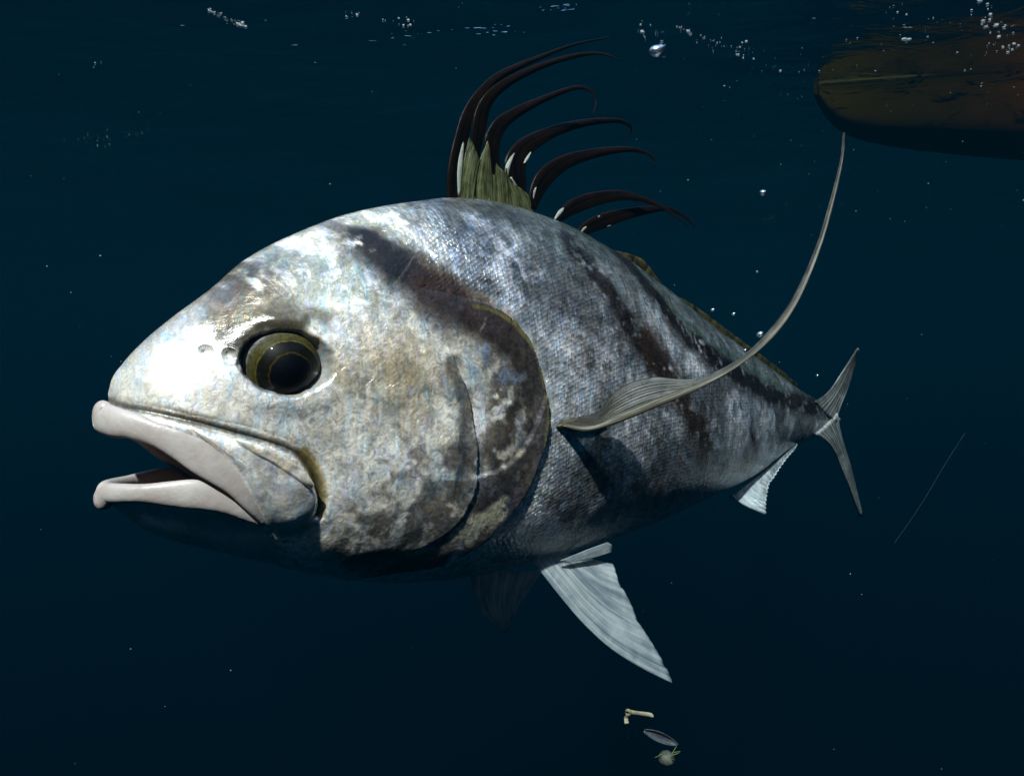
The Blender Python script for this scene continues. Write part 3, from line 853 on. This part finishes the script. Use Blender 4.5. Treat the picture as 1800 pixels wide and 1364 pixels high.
# pectoral fin with its long trailing filament
D0 = float((O + AX * flank(992, 745)[0] + NR * -flank(992, 745)[1])[1])
LEADp = spline([(988, 748), (1030, 757), (1080, 744), (1150, 716), (1230, 682), (1300, 641), (1360, 590), (1402, 530), (1440, 440), (1466, 350), (1481, 280), (1484, 234)], 150)
TRLp = spline([(998, 732), (1028, 732), (1056, 722), (1076, 694), (1112, 672), (1152, 664), (1200, 668), (1240, 662), (1300, 631), (1352, 582), (1394, 524), (1434, 436), (1461, 348), (1478, 279), (1482.5, 234)], 150)
tt = np.linspace(0, 1, 150)
# match the trailing outline to the leading one by nearest progress
depth_l = D0 - 0.006 - 0.012 * np.sin(tt * 2.2) + 0.06 * tt ** 2
NQ = 72
V3 = np.zeros((NQ, 150, 3))
for i in range(150):
    for k, q in enumerate(np.linspace(0, 1, NQ)):
        p = LEADp[i] * (1 - q) + TRLp[i] * q
        camber = 0.003 * math.sin(q * math.pi) * math.exp(-tt[i] * 3)
        V3[k, i] = to_local(at_depth(p[0], p[1], depth_l[i] + 0.022 * q * math.exp(-tt[i] * 2.5) - camber))
rg = np.abs(np.sin(np.linspace(0, 11 * math.pi, NQ)))[:, None] ** 0.6 * np.exp(-tt * 3.0)[None] * 0.0026 * np.minimum(1, tt * 7)[None]
V3[..., 1] -= rg
pect = sheet('pectoral_fin', V3, NQ, 150, M_PECT, 0.0015)
pf = flank(1000, 745)
ribbon('fin_base', [(976, 750, 3), (990, 747, 10), (1010, 746, 13), (1034, 745, 11), (1058, 738, 6)], M_PECT_EDGE, pect, thick=0.006, n=24, curl=0.0, off0=-pf[1] - 0.001)
# stout leading ray
Vr = []
for i in range(150):
    c = to_local(at_depth(LEADp[i, 0], LEADp[i, 1], depth_l[i] - 0.001))
    d_ = V3[12, i] - V3[0, i]; L_ = np.linalg.norm(d_) + 1e-9
    hw = 0.0042 * (1 - tt[i]) ** 1.0 + 0.0006
    c = c + d_ / L_ * hw * 0.8
    for a in np.linspace(0, 2 * math.pi, 10, endpoint=False):
        Vr.append(c + d_ / L_ * hw * math.cos(a) + np.array([0.3, 0.95, 0]) * (hw * 0.6) * math.sin(a))
o = mesh('leading_ray', Vr, grid_faces(150, 10, True) + [tuple(range(10))[::-1], tuple(range(1490, 1500))], M_PECT_EDGE, pect)
uvset(o.data, np.array([(j / 10, i / 150) for i in range(150) for j in range(10)]))

# pelvic fins
def on_plane(px, py, P0, N):
    d = view_dir(px, py)
    return to_local(EYEPT + d * (((P0 - EYEPT) @ N) / (d @ N)))
pb = flank(960, 982)
PB = O + AX * pb[0] - NR * pb[1] + np.array([0, 0, pb[2]])
Np = NR * 0.86 + np.array([0, 0, 0.42]); Np /= np.linalg.norm(Np)
V = coons(np.array([(942, 988), (968, 1022), (1000, 1062), (1035, 1102), (1080, 1142), (1130, 1174), (1187, 1203)]),
          np.array([(1012, 976), (1040, 983), (1062, 989), (1082, 993)]),
          np.array([(942, 988), (965, 980), (990, 976), (1012, 976)]),
          np.array([(1187, 1203), (1174, 1176), (1168, 1172), (1164, 1160), (1140, 1122), (1124, 1098), (1119, 1092), (1110, 1065), (1096, 1036), (1091, 1031), (1086, 1008), (1082, 993)]), 64, 40)
V3 = np.array([[on_plane(p[0], p[1], PB + NR * 0.014, Np) for p in row] for row in V])
V3 = ruffle(V3, 16, 0.0008, (0, -1, 0))
V3[:, :, 1] += (np.linspace(-1, 1, 64)[:, None] ** 2 * 0.004)
sheet('pelvic_fin', V3, 64, 40, M_PELV, 0.0014)
# small inner flap beside it
V = coons(np.array([(985, 985), (1010, 975), (1040, 963), (1068, 953)]), np.array([(1000, 990), (1025, 984), (1050, 978), (1075, 970)]),
          np.array([(985, 985), (1000, 990)]), np.array([(1068, 953), (1075, 958), (1075, 970)]), 16, 14)
V3 = np.array([[on_plane(p[0], p[1], PB + NR * 0.022, NR) for p in row] for row in V])
sheet('axillary_flap', V3, 16, 14, M_PELV, 0.0012)
# far pelvic fin
V = coons(np.array([(828, 1000), (832, 1040), (850, 1080), (888, 1110)]), np.array([(955, 1000), (935, 1030), (918, 1055), (902, 1085)]),
          np.array([(828, 1000), (870, 1005), (910, 1005), (955, 1000)]), np.array([(888, 1110), (893, 1108), (897, 1097), (902, 1085)]), 40, 24)
PF = O + AX * pb[0] - NR * 0.03 + np.array([0, 0, pb[2]])
V3 = np.array([[on_plane(p[0], p[1], PF, NR) for p in row] for row in V])
V3 = ruffle(V3, 12, 0.0014, (0, 1, 0))
sheet('pelvic_fin', V3, 40, 24, M_PELV, 0.0014)

# anal fin
V = coons(np.array([(1286, 872), (1305, 886), (1325, 896), (1344, 904)]), np.array([(1402, 780), (1398, 786), (1396, 788), (1394, 790)]),
          np.array([(1286, 872), (1330, 838), (1370, 806), (1402, 780)]), np.array([(1344, 904), (1345, 880), (1349, 852), (1356, 842), (1366, 826), (1380, 806), (1394, 790)]), 70, 14)
V3 = np.array([[mid(p[0], p[1], 0.014 + 0.032 * j / 13) for j, p in enumerate(row)] for row in V])
V3 = ruffle(V3, 18, 0.0022, (0, -1, 0))
sheet('anal_fin', V3, 70, 14, M_PELV, 0.0012)
o, _ = ribbon('fin_sheath', [(1287, 875, 3), (1310, 862, 6), (1335, 842, 7), (1362, 818, 5), (1398, 784, 2)], M_PELV, fish, thick=0.009, n=40)

# tail fin: two lobes
def tail(lead, trail, root, edge, bend):
    V = coons(np.array(lead), np.array(trail), np.array(root), np.array(edge), 30, 34)
    V3 = np.array([[mid(p[0], p[1], bend * (j / 33) ** 2 + 0.013 * max(0, 1 - j / 12)) for j, p in enumerate(row)] for row in V])
    V3 = ruffle(V3, 8, 0.0022, (0, -1, 0))
    return V3
caudal = sheet('tail_fin', tail([(1432, 706), (1456, 688), (1482, 650), (1507, 612)], [(1470, 742), (1477, 716), (1490, 680), (1507, 614)],
     [(1432, 706), (1450, 726), (1470, 742)], [(1507, 612), (1507.3, 613), (1507, 614)], 0.03), 30, 34, M_TAIL, 0.002)
sheet('lower_lobe', tail([(1432, 762), (1460, 786), (1483, 836), (1510, 906)], [(1471, 726), (1478, 768), (1494, 822), (1513, 902)],
     [(1432, 762), (1452, 746), (1471, 726)], [(1510, 906), (1512, 907), (1513, 902)], -0.03), 30, 34, M_TAIL_LOW, 0.003, caudal)

# ------------------------------------------------------------------ boat hull floating at the surface
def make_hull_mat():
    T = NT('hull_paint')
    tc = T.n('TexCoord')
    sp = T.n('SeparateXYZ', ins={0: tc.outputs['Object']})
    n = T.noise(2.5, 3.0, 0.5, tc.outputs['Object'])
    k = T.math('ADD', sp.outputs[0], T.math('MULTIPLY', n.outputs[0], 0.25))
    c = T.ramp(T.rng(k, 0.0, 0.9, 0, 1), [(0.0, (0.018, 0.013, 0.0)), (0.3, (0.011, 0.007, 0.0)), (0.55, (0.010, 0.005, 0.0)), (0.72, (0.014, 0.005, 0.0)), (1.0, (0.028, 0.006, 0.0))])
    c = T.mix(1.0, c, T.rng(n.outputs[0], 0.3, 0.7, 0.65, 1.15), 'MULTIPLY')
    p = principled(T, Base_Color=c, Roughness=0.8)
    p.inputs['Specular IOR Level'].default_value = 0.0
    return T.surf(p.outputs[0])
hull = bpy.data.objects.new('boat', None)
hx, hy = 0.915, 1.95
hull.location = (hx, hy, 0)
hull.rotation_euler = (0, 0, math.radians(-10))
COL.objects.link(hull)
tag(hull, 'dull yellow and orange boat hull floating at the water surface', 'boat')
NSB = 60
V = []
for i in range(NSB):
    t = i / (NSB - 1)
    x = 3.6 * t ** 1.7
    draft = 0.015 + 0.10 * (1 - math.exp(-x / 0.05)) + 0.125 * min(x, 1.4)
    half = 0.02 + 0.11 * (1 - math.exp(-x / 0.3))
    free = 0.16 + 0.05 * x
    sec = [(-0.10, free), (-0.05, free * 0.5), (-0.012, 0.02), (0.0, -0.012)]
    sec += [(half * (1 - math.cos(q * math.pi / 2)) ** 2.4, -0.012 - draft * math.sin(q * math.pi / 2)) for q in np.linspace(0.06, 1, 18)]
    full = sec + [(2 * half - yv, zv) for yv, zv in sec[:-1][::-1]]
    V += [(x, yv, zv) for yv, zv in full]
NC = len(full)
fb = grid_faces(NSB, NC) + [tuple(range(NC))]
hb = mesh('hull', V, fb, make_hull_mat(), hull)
# painted stripe along the waterline
V = []
for i in range(NSB):
    x = 3.6 * (i / (NSB - 1)) ** 1.7
    V += [(x - 0.002, -0.016, 0.03), (x - 0.002, -0.006, 0.004), (x - 0.002, -0.003, -0.004), (x - 0.002, 0.002, -0.007)]
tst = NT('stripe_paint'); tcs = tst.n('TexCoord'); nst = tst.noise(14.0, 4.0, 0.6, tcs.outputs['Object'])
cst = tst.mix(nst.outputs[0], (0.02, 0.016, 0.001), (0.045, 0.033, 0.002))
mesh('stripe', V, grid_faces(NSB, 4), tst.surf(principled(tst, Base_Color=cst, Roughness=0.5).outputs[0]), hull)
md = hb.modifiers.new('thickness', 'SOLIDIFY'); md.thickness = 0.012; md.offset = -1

# ------------------------------------------------------------------ bubbles
def make_bubble_mat():
    T = NT('air_bubble')
    g = T.n('BsdfGlass', ins={'IOR': 0.752, 'Roughness': 0.02})
    gl = T.n('BsdfGlossy', ins={'Roughness': 0.22, 'Color': (1, 1, 1)})
    mx = T.n('MixShader', ins={0: 0.45, 1: g.outputs[0], 2: gl.outputs[0]})
    return T.surf(mx.outputs[0])
M_BUB = make_bubble_mat()
def ball(nu=12, nv=18):
    V = [(0, 0, 1)]
    for i in range(1, nu):
        a = math.pi * i / nu
        V += [(math.sin(a) * math.cos(2 * math.pi * j / nv), math.sin(a) * math.sin(2 * math.pi * j / nv), math.cos(a)) for j in range(nv)]
    V.append((0, 0, -1))
    f = [(0, 1 + j, 1 + (j + 1) % nv) for j in range(nv)]
    for i in range(nu - 2):
        f += [(1 + i * nv + j, 1 + (i + 1) * nv + j, 1 + (i + 1) * nv + (j + 1) % nv, 1 + i * nv + (j + 1) % nv) for j in range(nv)]
    q = 1 + (nu - 2) * nv
    f += [(len(V) - 1, q + (j + 1) % nv, q + j) for j in range(nv)]
    return np.array(V), f
BV, BF = ball()
BUBS = [(1341, 340, 6.5, 0.72, 'round bubble in open water between the filament and the dorsal spines'), (1337, 588, 6.5, 0.72, 'larger bubble beside the long curved pectoral filament'),
        (1253, 545, 3.4, 0.75, 'slightly larger bubble of a close pair above the back'), (1290, 552, 3.2, 0.75, 'slightly smaller bubble of a close pair above the back'),
        (1310, 616, 3.2, 0.74, 'small bubble just under the larger one by the filament'), (1329, 803, 4.0, 0.86, 'small bubble against the flank above the anal fin'),
        (1437, 660, 2.6, 0.9, 'tiny bubble in open water ahead of the upper tail lobe'), (1331, 478, 2.2, 0.72, 'tiny bubble between the filament and the back')]
for (px, py, r, Yd, lab) in BUBS:
    rr = r * Yd / F
    sq = np.array([1 + RNG.rand() * .15, 1, 0.86 + RNG.rand() * .1])
    o = mesh('bubble', BV * rr * sq, BF, M_BUB)
    o.location = tuple(at_depth(px, py, Yd))
    tag(o, lab, 'bubble', 'air bubbles around the fish')

def make_white(name, col, tr=0.4, rough=0.3):
    T = NT(name)
    tc = T.n('TexCoord')
    n = T.noise(300.0, 3.0, 0.6, tc.outputs['Object'])
    c = T.mix(n.outputs[0], tuple(np.array(col) * 0.8), col)
    p = principled(T, Base_Color=c, Roughness=rough)
    t = T.n('BsdfTranslucent', ins={'Color': c})
    mx = T.n('MixShader', ins={0: tr, 1: p.outputs[0], 2: t.outputs[0]})
    return T.surf(mx.outputs[0])
M_FOAM_GLINT = make_white('foam', (0.5, 0.53, 0.56), 0.5)  # for foam and for the light glints modelled as white blobs
M_SNOW = make_white('plankton', (0.35, 0.37, 0.37), 0.3, 0.5)

# one big air pocket under the surface, by the dorsal spines
o = mesh('air_pocket', BV * np.array([0.016, 0.012, 0.012]) * np.array([1, 1, 1]) + np.array([0, 0, 0.003]) * (BV[:, :1] > 0.3), BF, M_BUB)
o.location = tuple(at_depth(1155, 92, 1.2))
tag(o, 'big flattened bubble under the surface beyond the dorsal spines', 'bubble', 'air bubbles around the fish')

IV, IF = ball(4, 6)
def scatter(name, items, mat, label):
    V = []; Fs = []
    for (P, sc) in items:
        k = len(V)
        ro = RNG.rand() * 6.28
        c, s_ = math.cos(ro), math.sin(ro)
        for v in IV:
            w = v * sc
            V.append((P[0] + w[0] * c - w[1] * s_, P[1] + w[0] * s_ + w[1] * c, P[2] + w[2]))
        Fs += [tuple(k + i for i in t) for t in IF]
    o = mesh(name, V, Fs, mat)
    tag(o, label, None, kind='stuff')
    return o
def surf_pt(px, py, dz=-0.012):
    d = view_dir(px, py)
    return EYEPT + d * ((dz - CZ) / d[2])
items = []  # foam specks, plus white blobs modelled in place of glints on the waves
def streak(pts, n, spread, r0, r1, elong=1.0):
    Pp = spline(np.array(pts, float), 60)
    for _ in range(int(n * 0.7)):
        p = Pp[RNG.randint(60)] + RNG.randn(2) * spread
        if p[1] > 600: continue
        P = surf_pt(p[0], p[1], 0.0)
        P[2] = wave(P[0], P[1]) - 0.001 - 0.002 * RNG.rand()
        r = 0.62 * (r0 + (r1 - r0) * RNG.rand() ** 3) * P[1] / F
        items.append((P, np.array([r * elong * (0.7 + RNG.rand()), r * elong * 1.5, r * 0.35])))
streak([(370, 10), (395, 22), (418, 30), (436, 36)], 60, 2.5, .8, 3.0, 1.6)
streak([(600, 26), (632, 18)], 12, 1.2, .6, 1.6, 2.0)
streak([(668, 20), (685, 30), (745, 36)], 16, 5, .6, 3.2, 1.2)
streak([(1190, 58), (1206, 64), (1214, 70)], 22, 1.5, .8, 2.2, 1.6)
streak([(1120, 40), (1140, 72), (1155, 80)], 26, 10, .6, 3.4, 1.5)
streak([(1225, 78), (1260, 92), (1292, 90), (1316, 97)], 40, 7, .6, 2.2, 1.4)
streak([(1280, 105), (1350, 118), (1400, 126), (1435, 135)], 36, 9, .5, 2.0, 1.3)
streak([(1310, 150), (1370, 165), (1430, 178)], 10, 7, .4, 1.4, 1.4)
streak([(95, 250), (150, 240), (205, 236), (260, 215)], 40, 11, .4, 1.3, 1.2)
streak([(110, 130), (190, 112)], 6, 4, .5, 1.6, 1.8)
streak([(1590, 72), (1600, 74)], 6, 2, 2.0, 4.0, 1.4)
streak([(1720, 5), (1745, 40), (1760, 65), (1790, 62)], 44, 10, .7, 4.5, 1.2)
streak([(1735, 85), (1760, 88), (1785, 78)], 26, 9, .7, 5.0, 1.1)
streak([(1550, 15), (1600, 45), (1660, 60), (1700, 40)], 34, 22, .5, 2.0, 1.2)
streak([(1490, 90), (1600, 110), (1700, 100)], 20, 18, .4, 1.6, 1.2)
scatter('surface_foam_glints', items, M_FOAM_GLINT, 'white foam specks and bubble streaks, some standing in for light glints, under the sea surface')

snow = []
for _ in range(300):
    px, py = RNG.rand() * 1900 - 50, RNG.rand() * 1450 - 40
    if RNG.rand() < 0.45: px, py = 1100 + RNG.rand() * 720, RNG.rand() * 420
    Yd = 0.75 + RNG.rand() ** 1.5 * 1.6
    P = at_depth(px, py, Yd)
    if P[2] > -0.05: continue
    l = to_local(P)
    if -0.05 < l[0] < LEN + .05 and abs(l[1]) < 0.14 and zb(l[0]) - .05 < l[2] < zt(l[0]) + .05: continue
    r = (0.35 + 1.1 * RNG.rand() ** 4) * 0.9 / F
    snow.append((P, np.array([r * (1 + RNG.rand()), r, r])))
scatter('plankton_specks', snow, M_SNOW, 'pale plankton specks drifting in the dark water')

# ------------------------------------------------------------------ drifting scraps below the fish
def lp(px, py, Yd): return at_depth(px, py, Yd)
def make_plain(name, c1, c2, rough, tr, scale=90.0):
    T = NT(name)
    tc = T.n('TexCoord')
    n = T.noise(scale, 4.0, 0.6, tc.outputs['Object'], 0.4)
    c = T.mix(T.rng(n.outputs[0], .35, .65, 0, 1), c1, c2)
    b = T.n('Bump', ins={'Strength': 0.4, 'Distance': 0.001, 'Height': n.outputs[0]})
    p = principled(T, Base_Color=c, Roughness=rough, Normal=b.outputs[0])
    t = T.n('BsdfTranslucent', ins={'Color': c})
    mx = T.n('MixShader', ins={0: tr, 1: p.outputs[0], 2: t.outputs[0]})
    return T.surf(mx.outputs[0])
M_STRAP = make_plain('pale_strap', (0.26, 0.23, 0.14), (0.38, 0.35, 0.24), 0.5, 0.3)
M_SHELL = make_plain('clear_husk', (0.03, 0.035, 0.045), (0.10, 0.11, 0.13), 0.3, 0.3)
M_SEED = make_plain('seed_skin', (0.025, 0.03, 0.02), (0.09, 0.09, 0.065), 0.6, 0.0)
M_WEED = make_plain('weed', (0.10, 0.13, 0.05), (0.16, 0.18, 0.07), 0.6, 0.3)
Yd = 0.56
KD = Yd / 0.80
def tube(name, P, rad, mat, parent=None, k=8, flat=1.0):
    P = np.asarray(P, float); n = len(P)
    tan = np.gradient(P, axis=0); tan /= np.linalg.norm(tan, axis=1)[:, None] + 1e-12
    a = np.cross(tan, [0.0, 1.0, 0.05]); a /= np.linalg.norm(a, axis=1)[:, None] + 1e-9
    b = np.cross(tan, a)
    rad = np.broadcast_to(np.asarray(rad, float), (n,))
    V = [P[i] + a[i] * rad[i] * math.cos(q) + b[i] * rad[i] * flat * math.sin(q) for i in range(n) for q in np.linspace(0, 2 * math.pi, k, endpoint=False)]
    return mesh(name, V, grid_faces(n, k, True) + [tuple(range(k))[::-1], tuple(range((n - 1) * k, n * k))], mat, parent)
def origin_mesh(o, P):
    """move an object's origin to P"""
    off = np.asarray(P)
    n = len(o.data.vertices); co = np.zeros(n * 3); o.data.vertices.foreach_get('co', co)
    o.data.vertices.foreach_set('co', (co.reshape(-1, 3) - off).ravel()); o.location = tuple(off)
def thing(name, P, label, cat):
    e = bpy.data.objects.new(name, None); e.location = tuple(P); COL.objects.link(e)
    return tag(e, label, cat)
# strap scrap: a bent pale strip with a knot
e = thing('strap_scrap', lp(1104, 1262, Yd), 'pale cream bent strip with a knot, drifting under the pelvic fin', 'debris')
rel = lambda L: [lp(*q) - np.array(e.location) for q in L]
tube('long_end', spline(rel([(1104, 1250, Yd), (1115, 1252, Yd), (1130, 1254, Yd - .004), (1143, 1256, Yd - .006), (1149, 1260, Yd - .007)]), 20), np.r_[np.full(18, .0026), .002, .0006] * KD, M_STRAP, e, flat=0.3)
tube('knot', spline(rel([(1101, 1249, Yd), (1105, 1248, Yd - .003), (1108, 1253, Yd - .002), (1103, 1256, Yd), (1101, 1251, Yd + .002)]), 20), .0018 * KD, M_STRAP, e)
tube('short_end', spline(rel([(1103, 1256, Yd), (1101, 1262, Yd + .002), (1101, 1267, Yd), (1102, 1271, Yd - .002)]), 14), np.r_[np.linspace(.0012, .0028, 5), np.full(9, .0028)] * KD, M_STRAP, e, flat=0.3)
# clear husk: a boat-shaped translucent shell
e = thing('seed_husk', lp(1160, 1296, Yd), 'dark translucent boat-shaped husk drifting above the round seed', 'debris')
nu, nv = 26, 12
ax0, ax1 = lp(1133, 1284, Yd), lp(1190, 1308, Yd)
dirv = ax1 - ax0; side = np.cross(dirv, [0, 1, 0]); side /= np.linalg.norm(side)
V = np.zeros((nu, nv, 3))
for i in range(nu):
    t = i / (nu - 1); w = KD * 0.0058 * math.sin(math.pi * (0.06 + 0.9 * t)) ** 0.7
    for j in range(nv):
        a = math.pi * j / (nv - 1)
        V[i, j] = ax0 + dirv * t + side * (-w * math.cos(a)) + np.array([0, 1, 0]) * (w * 0.8 * math.sin(a)) - np.array(e.location)
o = sheet('shell', V, nu, nv, M_SHELL, 0.0006, e)
tube('rim', spline([V[i, 0] for i in range(0, nu, 5)] + [V[-1, 6]] + [V[i, -1] for i in range(nu - 1, -1, -5)], 40), .0005 * KD, M_SHELL, e)
tube('stalk', spline(rel([(1188, 1307, Yd), (1192, 1308, Yd)]), 5), .0006 * KD, M_SHELL, e)
# round seed with strands
e = thing('round_seed', lp(1172, 1332, Yd), 'small round dark seed with thin green strands', 'seed')
SV, SF = ball(16, 24)
sh = SV * KD * np.array([0.0098, 0.0088, 0.0085]) * (1 + 0.04 * np.sin(SV[:, :1] * 9 + SV[:, 2:] * 7))
mesh('kernel', sh, SF, M_SEED, e)
mesh('pit', KD * (SV * 0.0016 + np.array([0.0055, -0.0068, 0.0022])), SF, make_plain('pit_dark', (0.004, 0.004, 0.004), (0.01, 0.01, 0.01), 0.6, 0), e)
for L in ([(1180, 1326, Yd - .006), (1186, 1322, Yd - .008), (1196, 1320, Yd - .006)], [(1178, 1328, Yd - .008), (1188, 1325, Yd - .008), (1194, 1322, Yd - .006)], [(1164, 1324, Yd - .004), (1158, 1328, Yd - .004), (1151, 1331, Yd - .002)], [(1180, 1325, Yd - .006), (1185, 1318, Yd - .004), (1189, 1311, Yd)]):
    tube('strand', spline(rel(L), 12), .00045 * KD, M_WEED, e)
# fishing line
o = tube('fishing_line', spline([lp(1697, 760, 1.1), lp(1660, 818, 1.08), (lp(1620, 885, 1.05)), lp(1572, 955, 1.02)], 30), .00022, make_plain('line', (0.05, 0.055, 0.055), (0.08, 0.085, 0.085), 0.4, 0.5), None, 6)
origin_mesh(o, lp(1697, 760, 1.1))
tag(o, 'thin faint fishing line hanging in open water beyond the tail', 'fishing line')
